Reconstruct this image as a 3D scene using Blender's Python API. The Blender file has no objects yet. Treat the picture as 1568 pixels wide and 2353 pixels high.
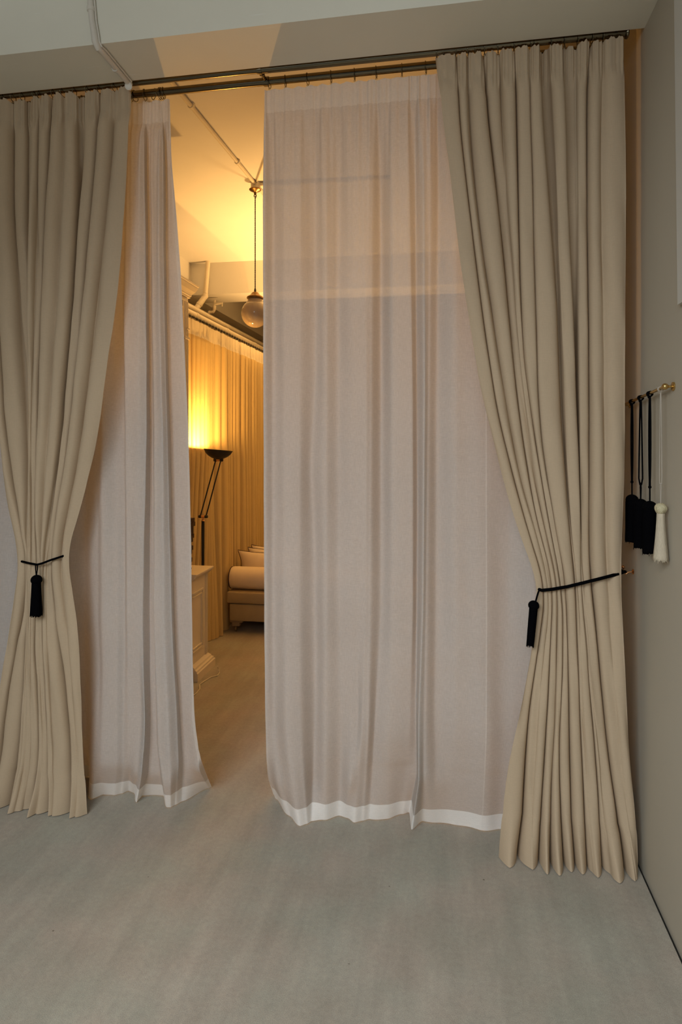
import bpy, math, random
import numpy as np
from mathutils import Vector, Matrix
R = math.radians
random.seed(7); rng = np.random.default_rng(7)
SC = bpy.context.scene
COL = SC.collection

# ---------------------------------------------------------------- camera geometry
FPX, TH, HOR = 1450.0, R(9.6), 1016.0
CT, ST = math.cos(TH), math.sin(TH)
EYE = 1.5
def W(px, py, d):                      # point at distance d along world +Y
    u = (px-784)/FPX; v = (HOR-py)/FPX
    z = d/(CT+u*ST)
    return (z*(-ST+u*CT), d, EYE+v*z)
def F(px, py, z=0.0):                  # point on the floor
    u = (px-784)/FPX
    zc = (EYE-z)*FPX/(py-HOR)
    return (zc*(-ST+u*CT), zc*(CT+u*ST), z)

# ---------------------------------------------------------------- scene helpers
def tag(o, label=None, cat=None, group=None, kind=None):
    if label: o['label'] = label
    if cat: o['category'] = cat
    if group: o['group'] = group
    if kind: o['kind'] = kind
    return o
def empty(name, loc, label, cat, group=None):
    o = bpy.data.objects.new(name, None); COL.objects.link(o)
    o.location = loc; o.empty_display_size = .05
    return tag(o, label, cat, group)
class MB:
    def __init__(s): s.v = []; s.f = []
    def add(s, v, f):
        n = len(s.v); s.v += [tuple(p) for p in v]; s.f += [tuple(i+n for i in q) for q in f]; return s
    def box(s, x0, x1, y0, y1, z0, z1, b=0.0):
        if b <= 0:
            v = [(x, y, z) for z in (z0, z1) for y in (y0, y1) for x in (x0, x1)]
            return s.add(v, [(0,2,3,1),(4,5,7,6),(0,1,5,4),(2,6,7,3),(0,4,6,2),(1,3,7,5)])
        # bevelled box: rings
        rings = []
        for (z, i) in ((z0, b), (z0+b*.3, b*.3), (z0+b, 0), (z1-b, 0), (z1-b*.3, b*.3), (z1, b)):
            rg = []
            for (cx, cy, sx, sy) in ((x1, y1, 1, 1), (x0, y1, -1, 1), (x0, y0, -1, -1), (x1, y0, 1, -1)):
                base = {(1,1):0, (-1,1):90, (-1,-1):180, (1,-1):270}[(sx, sy)]
                r = b
                for a in (0, 30, 60, 90):
                    an = R(base+a); q = max(r-i, 0.0)
                    rg.append((cx-sx*r+math.cos(an)*q, cy-sy*r+math.sin(an)*q, z))
            rings.append(rg)
        return s.rings(rings, cap=True)
    def rings(s, rings, cap=True, closed=True):
        n = len(rings[0]); v = [p for r in rings for p in r]; f = []
        for i in range(len(rings)-1):
            for j in range(n if closed else n-1):
                k = (j+1) % n
                f.append((i*n+j, i*n+k, (i+1)*n+k, (i+1)*n+j))
        if cap:
            f.append(tuple(reversed(range(n)))); f.append(tuple(range((len(rings)-1)*n, len(rings)*n)))
        return s.add(v, f)
    def tube(s, pts, r, n=10, cap=True, closed=False):
        pts = [Vector(p) for p in pts]; m = len(pts)
        rr = r if hasattr(r, '__len__') else [r]*m
        t0 = (pts[1]-pts[0]).normalized()
        a = Vector((0, 0, 1)) if abs(t0.z) < .9 else Vector((1, 0, 0))
        nrm = t0.cross(a).normalized(); rings = []
        for i, p in enumerate(pts):
            if closed: t = (pts[(i+1) % m]-pts[i-1]).normalized()
            else: t = (pts[min(i+1, m-1)]-pts[max(i-1, 0)]).normalized()
            nrm = (nrm-t*nrm.dot(t)).normalized(); b = t.cross(nrm)
            rings.append([tuple(p+(nrm*math.cos(2*math.pi*k/n)+b*math.sin(2*math.pi*k/n))*rr[i]) for k in range(n)])
        if closed: rings.append(rings[0]); cap = False
        return s.rings(rings, cap=cap)
    def lathe(s, prof, n=24, c=(0, 0, 0), axis=(0, 0, 1), flute=0, fd=0.0):
        ax = Vector(axis).normalized(); q = Vector((0, 0, 1)).rotation_difference(ax); c = Vector(c); rings = []
        for (r, z) in prof:
            rg = []
            for k in range(n):
                a = 2*math.pi*k/n
                q2 = r*(1+fd*math.cos(flute*a)) if flute else r
                rg.append(tuple(c+q @ Vector((q2*math.cos(a), q2*math.sin(a), z))))
            rings.append(rg)
        return s.rings(rings, cap=True)
    def sphere(s, c, r, n=20, m=12, sc=(1, 1, 1)):
        rings = []
        for i in range(m+1):
            a = math.pi*i/m; rad = max(math.sin(a), .001)*r; z = -math.cos(a)*r
            rings.append([(c[0]+rad*math.cos(2*math.pi*k/n)*sc[0], c[1]+rad*math.sin(2*math.pi*k/n)*sc[1], c[2]+z*sc[2]) for k in range(n)])
        return s.rings(rings, cap=True)
    def torus(s, c, R_, r, axis=(1, 0, 0), n=24, m=8):
        ax = Vector(axis).normalized(); q = Vector((0, 0, 1)).rotation_difference(ax)
        pts = [Vector(c)+q @ Vector((R_*math.cos(2*math.pi*k/n), R_*math.sin(2*math.pi*k/n), 0)) for k in range(n)]
        return s.tube(pts, r, n=m, closed=True)
    def build(s, name, mat, parent=None, smooth=True, angle=40):
        me = bpy.data.meshes.new(name)
        loc = Vector(parent.location) if parent is not None and parent.type == 'EMPTY' else Vector((0, 0, 0))
        p = parent
        if parent is not None and parent.type != 'EMPTY': loc = Vector(parent.get('_org', (0, 0, 0)))
        me.from_pydata([tuple(Vector(q)-loc) for q in s.v], [], s.f)
        me.materials.append(mat)
        if smooth:
            me.polygons.foreach_set('use_smooth', [True]*len(me.polygons))
            if angle: me.set_sharp_from_angle(angle=R(angle))
        me.update()
        o = bpy.data.objects.new(name, me); COL.objects.link(o)
        if parent is not None:
            o.parent = parent
        return o
def child(name, mb, mat, par, smooth=True, angle=40):
    """part of a thing whose root empty may be one or two levels up"""
    root = par
    while root.parent is not None: root = root.parent
    loc = Vector(root.location)
    mb.v = [tuple(Vector(q)-loc) for q in mb.v]
    me = bpy.data.meshes.new(name); me.from_pydata(mb.v, [], mb.f); me.materials.append(mat)
    if smooth:
        me.polygons.foreach_set('use_smooth', [True]*len(me.polygons))
        if angle: me.set_sharp_from_angle(angle=R(angle))
    me.update()
    o = bpy.data.objects.new(name, me); COL.objects.link(o); o.parent = par
    return o
def structure(name, mb, mat, smooth=False):
    o = mb.build(name, mat, None, smooth=smooth); o['kind'] = 'structure'; return o

# ---------------------------------------------------------------- materials
def newmat(name):
    m = bpy.data.materials.new(name); m.use_nodes = True
    nt = m.node_tree; nt.nodes.clear()
    out = nt.nodes.new('ShaderNodeOutputMaterial')
    return m, nt, out
def N(nt, t, **kw):
    n = nt.nodes.new(t)
    for k, v in kw.items():
        if k in n.inputs: n.inputs[k].default_value = v
        else: setattr(n, k, v)
    return n
def coords(nt, scale=(1, 1, 1), rot=(0, 0, 0)):
    g = nt.nodes.new('ShaderNodeNewGeometry'); mp = nt.nodes.new('ShaderNodeMapping')
    mp.inputs['Scale'].default_value = scale; mp.inputs['Rotation'].default_value = rot
    nt.links.new(g.outputs['Position'], mp.inputs['Vector']); return mp.outputs['Vector']
def noise(nt, vec, scale, detail=3, rough=.55):
    n = nt.nodes.new('ShaderNodeTexNoise'); n.inputs['Scale'].default_value = scale
    n.inputs['Detail'].default_value = detail; n.inputs['Roughness'].default_value = rough
    nt.links.new(vec, n.inputs['Vector']); return n.outputs['Fac']
def ramp(nt, fac, a, b, p0=.35, p1=.65):
    r = nt.nodes.new('ShaderNodeValToRGB'); r.color_ramp.elements[0].position = p0; r.color_ramp.elements[1].position = p1
    r.color_ramp.elements[0].color = (*a, 1); r.color_ramp.elements[1].color = (*b, 1)
    nt.links.new(fac, r.inputs['Fac']); return r.outputs['Color']
def mixc(nt, f, a, b, mode='MIX'):
    m = nt.nodes.new('ShaderNodeMix'); m.data_type = 'RGBA'; m.blend_type = mode
    if isinstance(f, float): m.inputs[0].default_value = f
    else: nt.links.new(f, m.inputs[0])
    nt.links.new(a, m.inputs[6]); nt.links.new(b, m.inputs[7]); return m.outputs[2]
def simple(name, col, rough=.5, metal=0.0, var=.06, vscale=8, bump=0.0, bscale=200, spec=.5, sheen=0.0):
    m, nt, out = newmat(name)
    p = N(nt, 'ShaderNodeBsdfPrincipled'); p.inputs['Roughness'].default_value = rough
    p.inputs['Metallic'].default_value = metal; p.inputs['Specular IOR Level'].default_value = spec
    if sheen: p.inputs['Sheen Weight'].default_value = sheen
    vec = coords(nt); f = noise(nt, vec, vscale)
    c = ramp(nt, f, tuple(k*(1-var) for k in col), tuple(min(k*(1+var), 1) for k in col), .3, .7)
    nt.links.new(c, p.inputs['Base Color'])
    if bump:
        b = N(nt, 'ShaderNodeBump'); b.inputs['Strength'].default_value = bump; b.inputs['Distance'].default_value = .002
        nt.links.new(noise(nt, vec, bscale, 4), b.inputs['Height']); nt.links.new(b.outputs[0], p.inputs['Normal'])
    nt.links.new(p.outputs[0], out.inputs[0]); return m
def cloth(name, col, trans, transp=0.0, slub=.10, tcol=None, bump=.25, big=.03):
    """woven linen: diffuse + translucent (+ open weave)"""
    m, nt, out = newmat(name)
    vh = coords(nt, (52, 52, 850)); vv = coords(nt, (850, 850, 44))
    h = noise(nt, vh, 1.0, 3, .6); v = noise(nt, vv, 1.0, 3, .6)
    ad = N(nt, 'ShaderNodeMath', operation='ADD'); nt.links.new(h, ad.inputs[0]); nt.links.new(v, ad.inputs[1])
    hf = N(nt, 'ShaderNodeMath', operation='MULTIPLY'); hf.inputs[1].default_value = .5; nt.links.new(ad.outputs[0], hf.inputs[0])
    c1 = ramp(nt, hf.outputs[0], tuple(k*(1-slub) for k in col), tuple(min(k*(1+slub), 1) for k in col), .40, .60)
    vec = coords(nt)
    c2 = ramp(nt, noise(nt, vec, 3.0, 2), (1-big,)*3, (1, 1, 1), .3, .7)
    c = mixc(nt, 1.0, c1, c2, 'MULTIPLY')
    d = N(nt, 'ShaderNodeBsdfDiffuse'); nt.links.new(c, d.inputs['Color'])
    t = N(nt, 'ShaderNodeBsdfTranslucent')
    if tcol:
        rgb = N(nt, 'ShaderNodeRGB'); rgb.outputs[0].default_value = (*tcol, 1)
        nt.links.new(mixc(nt, 1.0, c, rgb.outputs[0], 'MULTIPLY'), t.inputs['Color'])
    else: nt.links.new(c, t.inputs['Color'])
    b = N(nt, 'ShaderNodeBump'); b.inputs['Strength'].default_value = bump; b.inputs['Distance'].default_value = .0008
    nt.links.new(hf.outputs[0], b.inputs['Height']); nt.links.new(b.outputs[0], d.inputs['Normal'])
    mx = N(nt, 'ShaderNodeMixShader'); mx.inputs[0].default_value = trans
    nt.links.new(d.outputs[0], mx.inputs[1]); nt.links.new(t.outputs[0], mx.inputs[2])
    last = mx.outputs[0]
    if transp:
        tr = N(nt, 'ShaderNodeBsdfTransparent'); m2 = N(nt, 'ShaderNodeMixShader')
        mr = N(nt, 'ShaderNodeMapRange'); nt.links.new(hf.outputs[0], mr.inputs[0])
        mr.inputs[1].default_value = .4; mr.inputs[2].default_value = .6
        mr.inputs[3].default_value = transp*1.8; mr.inputs[4].default_value = transp*.2
        nt.links.new(mr.outputs[0], m2.inputs[0]); nt.links.new(last, m2.inputs[1]); nt.links.new(tr.outputs[0], m2.inputs[2]); last = m2.outputs[0]
    nt.links.new(last, out.inputs[0]); return m

M = {}
M['sheer'] = cloth('sheer_linen', (.67, .645, .63), .35, .032, slub=.055, tcol=(.98, .95, .93), big=.04)
M['sheer_double'] = cloth('sheer_linen_doubled', (.92, .905, .89), .16, .0, slub=.04)
M['sheer_side'] = cloth('sheer_linen_side', (.74, .715, .695), .30, .02, slub=.05)
M['beige'] = cloth('beige_linen', (.54, .42, .295), .05, .0, slub=.035, tcol=(1, .8, .55))
M['far_cloth'] = cloth('far_curtain_cloth', (.72, .55, .28), .10, .0, slub=.03)
M['far_band'] = cloth('far_curtain_heading', (.80, .71, .55), .05, .0, slub=.03)
M['black'] = simple('black_cord', (.0022, .0022, .003), .95, spec=.03)
M['cream'] = simple('cream_cord', (.54, .48, .31), .55, var=.10, vscale=120)
M['creamthread'] = simple('cream_thread', (.56, .48, .36), .8, var=.22, vscale=1)
for n_ in M['creamthread'].node_tree.nodes:
    if n_.type == 'MAPPING': n_.inputs['Scale'].default_value = (1300, 1300, 14)
M['paleknot'] = simple('pale_cord', (.42, .37, .31), .8)
M['bronze'] = simple('bronze_rail', (.16, .135, .09), .22, 1.0, var=.15, vscale=5)
M['brass'] = simple('brass', (.62, .42, .16), .25, 1.0)
M['agedbrass'] = simple('aged_brass', (.24, .145, .06), .34, 1.0, var=.2, vscale=40)
M['copper'] = simple('copper_brass', (.70, .36, .16), .3, 1.0)
M['blackmetal'] = simple('black_metal', (.008, .007, .007), .45)
M['pipe'] = simple('painted_pipe', (.72, .68, .62), .45, var=.06, bump=.2, bscale=60)
M['innerpipe'] = simple('inner_painted_pipe', (.72, .66, .55), .4, var=.05)
M['wood'] = simple('painted_cabinet', (.78, .70, .58), .45, var=.04)
M['darkwood'] = simple('dark_wood', (.035, .014, .010), .5)
M['cushion'] = simple('cushion_linen', (.80, .68, .52), .9, var=.05, bump=.2, bscale=500)
M['daybed'] = simple('daybed_fabric', (.40, .32, .20), .85, var=.05, bump=.15, bscale=500)
M['piping'] = simple('dark_piping', (.05, .02, .015), .8)
M['legwood'] = simple('leg_wood', (.34, .26, .17), .5)
M['castor'] = simple('castor_metal', (.4, .34, .25), .35, .8)
M['cable'] = simple('pale_cable', (.75, .68, .52), .4)

def paint(name, col, var=.03, scratches=False, bscale=14, bs=.35):
    m, nt, out = newmat(name)
    p = N(nt, 'ShaderNodeBsdfPrincipled'); p.inputs['Roughness'].default_value = .65; p.inputs['Specular IOR Level'].default_value = .3
    vec = coords(nt)
    c = ramp(nt, noise(nt, vec, 1.8, 4), tuple(k*(1-var) for k in col), tuple(k*(1+var) for k in col), .3, .7)
    if scratches:
        v2 = coords(nt, (3.0, 90, 90), (0, 0, R(2))); s = noise(nt, v2, 1.7, 1, .4)
        r = N(nt, 'ShaderNodeValToRGB'); r.color_ramp.elements[0].position = .76; r.color_ramp.elements[1].position = .80
        r.color_ramp.elements[0].color = (0, 0, 0, 1); r.color_ramp.elements[1].color = (1, 1, 1, 1)
        nt.links.new(s, r.inputs[0])
        w = N(nt, 'ShaderNodeRGB'); w.outputs[0].default_value = (min(col[0]*1.25, .9), min(col[1]*1.22, .9), min(col[2]*1.2, .9), 1)
        c = mixc(nt, r.outputs[0], c, w.outputs[0])
    nt.links.new(c, p.inputs['Base Color'])
    b = N(nt, 'ShaderNodeBump'); b.inputs['Strength'].default_value = bs; b.inputs['Distance'].default_value = .004
    h = N(nt, 'ShaderNodeMath', operation='ADD'); nt.links.new(noise(nt, vec, bscale, 5), h.inputs[0]); 
    hh = N(nt, 'ShaderNodeMath', operation='MULTIPLY'); hh.inputs[1].default_value = .12; nt.links.new(noise(nt, vec, 260, 2), hh.inputs[0])
    nt.links.new(hh.outputs[0], h.inputs[1]); nt.links.new(h.outputs[0], b.inputs['Height'])
    nt.links.new(b.outputs[0], p.inputs['Normal']); nt.links.new(p.outputs[0], out.inputs[0]); return m
M['wall'] = paint('wall_paint', (.47, .425, .345), bs=.15)
M['beam'] = paint('beam_paint', (.82, .80, .71), scratches=True, bs=.2)
M['ceiling'] = paint('ceiling_paint', (.76, .75, .73), bs=.2)
M['innerwall'] = paint('inner_wall_paint', (.60, .55, .46), bs=.2)
M['casing'] = paint('casing_paint', (.60, .58, .53), bs=.1)
M['gap'] = simple('dark_gap', (.02, .018, .015), .9)

def carpet():
    m, nt, out = newmat('carpet_pile')
    p = N(nt, 'ShaderNodeBsdfPrincipled'); p.inputs['Roughness'].default_value = .95; p.inputs['Specular IOR Level'].default_value = .1
    p.inputs['Sheen Weight'].default_value = .15
    vec = coords(nt)
    base = ramp(nt, noise(nt, vec, 2.2, 5, .6), (.335, .308, .262), (.425, .400, .350), .30, .70)
    st = coords(nt, (9, 1.2, 1), (0, 0, R(-38)))
    s2 = ramp(nt, noise(nt, st, 1.6, 4, .6), (.88, .88, .88), (1.05, 1.05, 1.05), .3, .7)
    c = mixc(nt, 1.0, base, s2, 'MULTIPLY')
    fn = noise(nt, vec, 420, 2, .7)
    c = mixc(nt, 1.0, c, ramp(nt, fn, (.80, .80, .80), (1.14, 1.14, 1.14), .32, .68), 'MULTIPLY')
    mid = noise(nt, vec, 60, 3, .7)
    c = mixc(nt, 1.0, c, ramp(nt, mid, (.92, .92, .92), (1.05, 1.05, 1.05), .32, .68), 'MULTIPLY')
    # warm/greenish blotches
    c = mixc(nt, 1.0, c, ramp(nt, noise(nt, vec, 3.7, 3), (.97, 1.0, .97), (1.05, .98, .95), .35, .65), 'MULTIPLY')
    # little dark specks
    vo = N(nt, 'ShaderNodeTexVoronoi'); vo.inputs['Scale'].default_value = 7.0; nt.links.new(vec, vo.inputs['Vector'])
    c = mixc(nt, 1.0, c, ramp(nt, vo.outputs['Distance'], (.45, .42, .38), (1, 1, 1), .018, .03), 'MULTIPLY')
    nt.links.new(c, p.inputs['Base Color'])
    b = N(nt, 'ShaderNodeBump'); b.inputs['Strength'].default_value = .35; b.inputs['Distance'].default_value = .003
    h = N(nt, 'ShaderNodeMath', operation='ADD'); nt.links.new(fn, h.inputs[0]); nt.links.new(mid, h.inputs[1])
    nt.links.new(h.outputs[0], b.inputs['Height']); nt.links.new(b.outputs[0], p.inputs['Normal'])
    nt.links.new(p.outputs[0], out.inputs[0]); return m
M['carpet'] = carpet()
def opal():
    m, nt, out = newmat('opal_glass')
    p = N(nt, 'ShaderNodeBsdfPrincipled'); p.inputs['Base Color'].default_value = (.60, .52, .46, 1)
    p.inputs['Roughness'].default_value = .08; p.inputs['Coat Weight'].default_value = .6; p.inputs['Coat Roughness'].default_value = .03
    p.inputs['Subsurface Weight'].default_value = .3; p.inputs['Subsurface Radius'].default_value = (.02, .015, .01)
    c = ramp(nt, noise(nt, coords(nt), 6), (.42, .345, .29), (.46, .385, .325)); nt.links.new(c, p.inputs['Base Color'])
    nt.links.new(p.outputs[0], out.inputs[0]); return m
M['opal'] = opal()
def emit(name, col, s):
    m, nt, out = newmat(name); e = N(nt, 'ShaderNodeEmission'); e.inputs[0].default_value = (*col, 1); e.inputs[1].default_value = s
    nt.links.new(e.outputs[0], out.inputs[0]); return m

# ---------------------------------------------------------------- room shell
XR = .674; XL = -2.62; HB = 2.937; HC = 3.245; YB0, YB1 = 2.10, 2.335
YF = -2.2; YE = 8.6
structure('floor', MB().box(XL, XR-.010, YF, YE, -.012, 0), M['carpet'])
structure('trim_1', MB().box(XR-.0101, XR-.0005, YF, YE, -.012, -.009), M['gap'])
structure('wall_right', MB().box(XR, XR+.2, YF, YE, -.2, HC+.1), M['wall'])
structure('wall_left', MB().box(XL-.2, XL, YF, YE, -.2, HC+.1), M['innerwall'])
structure('wall_back', MB().box(XL-.2, XR+.2, YE, YE+.2, -.2, HC+.1), M['innerwall'])
structure('ceiling', MB().box(XL-.2, XR+.2, YF, YE+.2, HC, HC+.2), M['ceiling'])
structure('trim_2', MB().box(XL, XR, YB0, YB1, HB, HC+.02, 0), M['beam'])          # beam over the curtains
structure('trim_3', MB().box(-2.479, XR, 5.84, 6.20, HB, HC+.02, 0), M['ceiling'])    # far beam
structure('trim_4', MB().box(XL, -2.48, YB1+.001, YE, HB, HC+.02, 0), M['ceiling'])    # beam along the left wall
structure('added_shade_pier', MB().box(.33, XR, 2.70, 3.15, 0, HC+.02), M['innerwall'])   # unseen pier, added behind the sheers to keep lamp light off the right wall
cas = MB()
e0 = 2.017; e1 = 1.975
v = []
for x in (XR-.014, XR+.01):
    v += [(x, 1.2, 1.9), (x, e1, 1.9), (x, e0, HC), (x, 1.2, HC)]
cas.add(v, [(0,1,2,3),(7,6,5,4),(0,4,5,1),(1,5,6,2),(2,6,7,3),(3,7,4,0)])
structure('trim_5', cas, M['casing'])

# ---------------------------------------------------------------- curtain engine
def smooth_rows(a, k):
    if k < 1: return a
    ker = np.ones(2*k+1)/(2*k+1)
    p = np.pad(a, (k, k), mode='edge'); 
    # keep linear trend at the ends
    p[:k] = 2*a[0]-a[1:k+1][::-1]; p[-k:] = 2*a[-1]-a[-k-1:-1][::-1]
    return np.convolve(p, ker, mode='valid')
def line_at(pts, zr, k=3):
    P = sorted(pts, key=lambda p: p[2])
    zz = [p[2] for p in P]
    x = np.interp(zr, zz, [p[0] for p in P]); y = np.interp(zr, zz, [p[1] for p in P])
    return smooth_rows(x, k), smooth_rows(y, k)
def grid_parts(name, X, Y, Z, masks, root):
    """split one cloth grid into parts by face masks: list of (part name, material, mask)"""
    nr, nc = X.shape
    for (pn, mat, mk) in masks:
        idx = -np.ones((nr, nc), int); vs = []; fs = []
        r, c = np.where(mk)
        for i, j in zip(r, c):
            q = []
            for (a, b) in ((i, j), (i, j+1), (i+1, j+1), (i+1, j)):
                if idx[a, b] < 0: idx[a, b] = len(vs); vs.append((X[a, b], Y[a, b], Z[a, b]))
                q.append(int(idx[a, b]))
            fs.append(tuple(q))
        m = MB(); m.v = vs; m.f = fs
        child(pn, m, mat, root, angle=0)
def rings_for(root, pxs, d, zr, rr, big, n=0, tilt=None):
    proto = None
    for i, px in enumerate(pxs):
        x = W(px, 150, d)[0]
        cz = zr-(big-rr)+.0012
        a = tilt[i] if tilt else random.uniform(-.12, .12)
        m = MB().torus((0, 0, 0), big, .0016, (1, 0, 0), 24, 6)
        m.torus((0, 0, -big-.0035), .0032, .0008, (0, 1, 0), 10, 5)
        if proto is None:
            me = bpy.data.meshes.new('curtain_ring'); me.from_pydata(m.v, [], m.f); me.materials.append(M['bronze'])
            me.polygons.foreach_set('use_smooth', [True]*len(me.polygons)); proto = me
        o = bpy.data.objects.new('curtain_ring', proto); COL.objects.link(o); o.parent = root
        o.location = Vector((x, d, cz))-Vector(root.location); o.rotation_euler = (0, 0, a)

ZR = 1.5+1.4425                    # rail axis height
def heading(x, y, z, ztop, tape, t, k, amp, seed, ramp_l=.03):
    """pencil-pleat fingers in the top band"""
    g = np.clip((z-(ztop-tape))/ramp_l+1, 0, 1)
    g = g*g*(3-2*g)
    return g

def beige_curtain(root, lines, strengths, d0, ztop, recess={}, lean=1, nper=18):
    nr = 170
    s = np.linspace(0, 1, nr); zr = ztop+(0.004-ztop)*s
    zr = np.concatenate([np.linspace(ztop, ztop-.16, 26), np.linspace(ztop-.16, .16, 110)[1:], np.linspace(.16, .004, 20)[1:]])
    nr = len(zr)
    L = [line_at([W(px, py, d0-.022) for (px, py) in ln], zr, 4) for ln in lines]
    xs = np.array([l[0] for l in L])           # nlines, nr
    for i in range(1, len(xs)): xs[i] = np.maximum(xs[i], xs[i-1]+.0035)
    nl = len(xs); cols = (nl-1)*nper+1
    X = np.zeros((nr, cols)); Y = np.zeros((nr, cols)); Z = np.repeat(zr[:, None], cols, 1)
    tie = 1.02
    w = xs[1:]-xs[:-1]
    D = np.zeros((nl, nr))
    for i in range(nl):
        wl = w[i-1] if i > 0 else w[0]; wr = w[i] if i < nl-1 else w[-1]
        sa, sb = strengths[i]
        st = sb+(sa-sb)*np.clip((zr-.95)/.15, 0, 1)
        D[i] = st*np.minimum(1.45*.5*(wl+wr), .088)
    fl = np.clip((.30-zr)/.30, 0, 1)
    lowf = 1+.3*fl
    for i in range(nl-1):
        cst = rng.uniform(-.9, .5)
        seg = np.minimum(np.maximum(np.maximum(D[i], D[i+1])-1.3*w[i], 0), np.minimum(D[i], D[i+1]))
        rec = recess.get(i, 0.0)*np.clip((zr-1.0)/.5, 0, 1)
        sa0 = max(strengths[i][0], strengths[i][1]); sa1 = max(strengths[i+1][0], strengths[i+1][1])
        for k in range(nper+(1 if i == nl-2 else 0)):
            t = k/nper; c = i*nper+k
            skew = .125*(1+.35*cst)
            tt = t-skew*math.sin(2*math.pi*t)*.9
            X[:, c] = xs[i]+w[i]*tt
            q = abs(1-2*t); sv = sa0 if t < .5 else sa1; Dv = D[i] if t < .5 else D[i+1]
            m_ = min(max((sv-.35)/.5, 0), 1)
            y = seg+(Dv-seg)*(m_*(1-math.sqrt(max(1-q*q, 0)))+(1-m_)*(.5-.5*math.cos(math.pi*q)))
            y = y+rec*math.sin(math.pi*t)**.6
            wob = .003*np.sin(zr*(3.1+i*.37)+i*1.7)
            Y[:, c] = d0-.030+y*lowf+wob*math.sin(math.pi*t)
    # ridges swing forward near the floor, hem kicks out in tongues
    kick = np.clip((.30-zr)/.30, 0, 1)**1.9
    gb = [0]+[i for i in range(1, nl-1) if strengths[i][1] >= .5]+[nl-1]
    for a_, b_ in zip(gb[:-1], gb[1:]):
        f = rng.uniform(.55, 1.0); tp = rng.uniform(.32, .50) if lean > 0 else rng.uniform(.16, .34)
        W_ = xs[b_]-xs[a_]; n_ = (b_-a_)*nper
        for k in range(n_+(1 if b_ == nl-1 else 0)):
            c = a_*nper+k; t = (X[-1, c]-xs[a_][-1])/max(W_[-1], 1e-6); t = min(max(t, 0), 1)
            pw = math.log(.5)/math.log(tp); tri = .55*math.sin(math.pi*t**pw)+.45*(t/tp if t < tp else (1-t)/(1-tp))
            Y[:, c] -= kick*(.002+.062*f*tri)
            X[:, c] += kick*W_*.12*lean*math.sin(math.pi*t)*f
    # soft shallow cross wrinkles
    cc = np.linspace(0, 1, cols)[None, :]; zz = zr[:, None]
    Y += .0025*np.sin(zz*9+cc*23)*np.sin(cc*57+zz*2)*np.clip((ztop-.15-zz)*4, 0, 1)
    Y += .0012*np.sin(zz*31+cc*41)*np.sin(cc*71-zz*7)*np.clip((ztop-.3-zz)*4, 0, 1)
    # pencil heading
    tape = .085
    g = np.clip((zz-(ztop-tape))/.07+1, 0, 1); g = g*g*(3-2*g)
    ph = X*2*math.pi/.0135
    Y = Y*(1-.35*g)+(d0)*(.35*g)+g*(.0050*np.sin(ph)+.0042*np.sin(ph*.31+X*9))
    # pinch at the lower edge of the tape
    pin = np.exp(-((zz-(ztop-tape))/.010)**2)
    Y += pin*.0015
    # scalloped top edge: fabric sags between hooks
    sc = np.clip((zz-(ztop-.10))/.10, 0, 1)
    mid = np.zeros(cols)
    for i in range(nl-1):
        for k in range(nper+1):
            mid[i*nper+k] = math.sin(math.pi*k/nper)**.7
    prom = mid[None, :]*.014-.013
    Z = Z+sc*(prom+.0035*np.sin(ph*.5+1)+.002*np.sin(ph*.23))
    hemrow = zr[:-1] < .085
    F_ = np.ones((nr-1, cols-1), bool)
    hm = np.repeat(hemrow[:, None], cols-1, 1)
    hd = np.repeat((zr[:-1] > ztop-tape)[:, None], cols-1, 1)
    grid_parts('panel', X, Y, Z, [('panel', M['beige'], F_ & ~hm & ~hd), ('hem', M['beige'], hm), ('gathered_heading', M['beige'], hd)], root)

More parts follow.
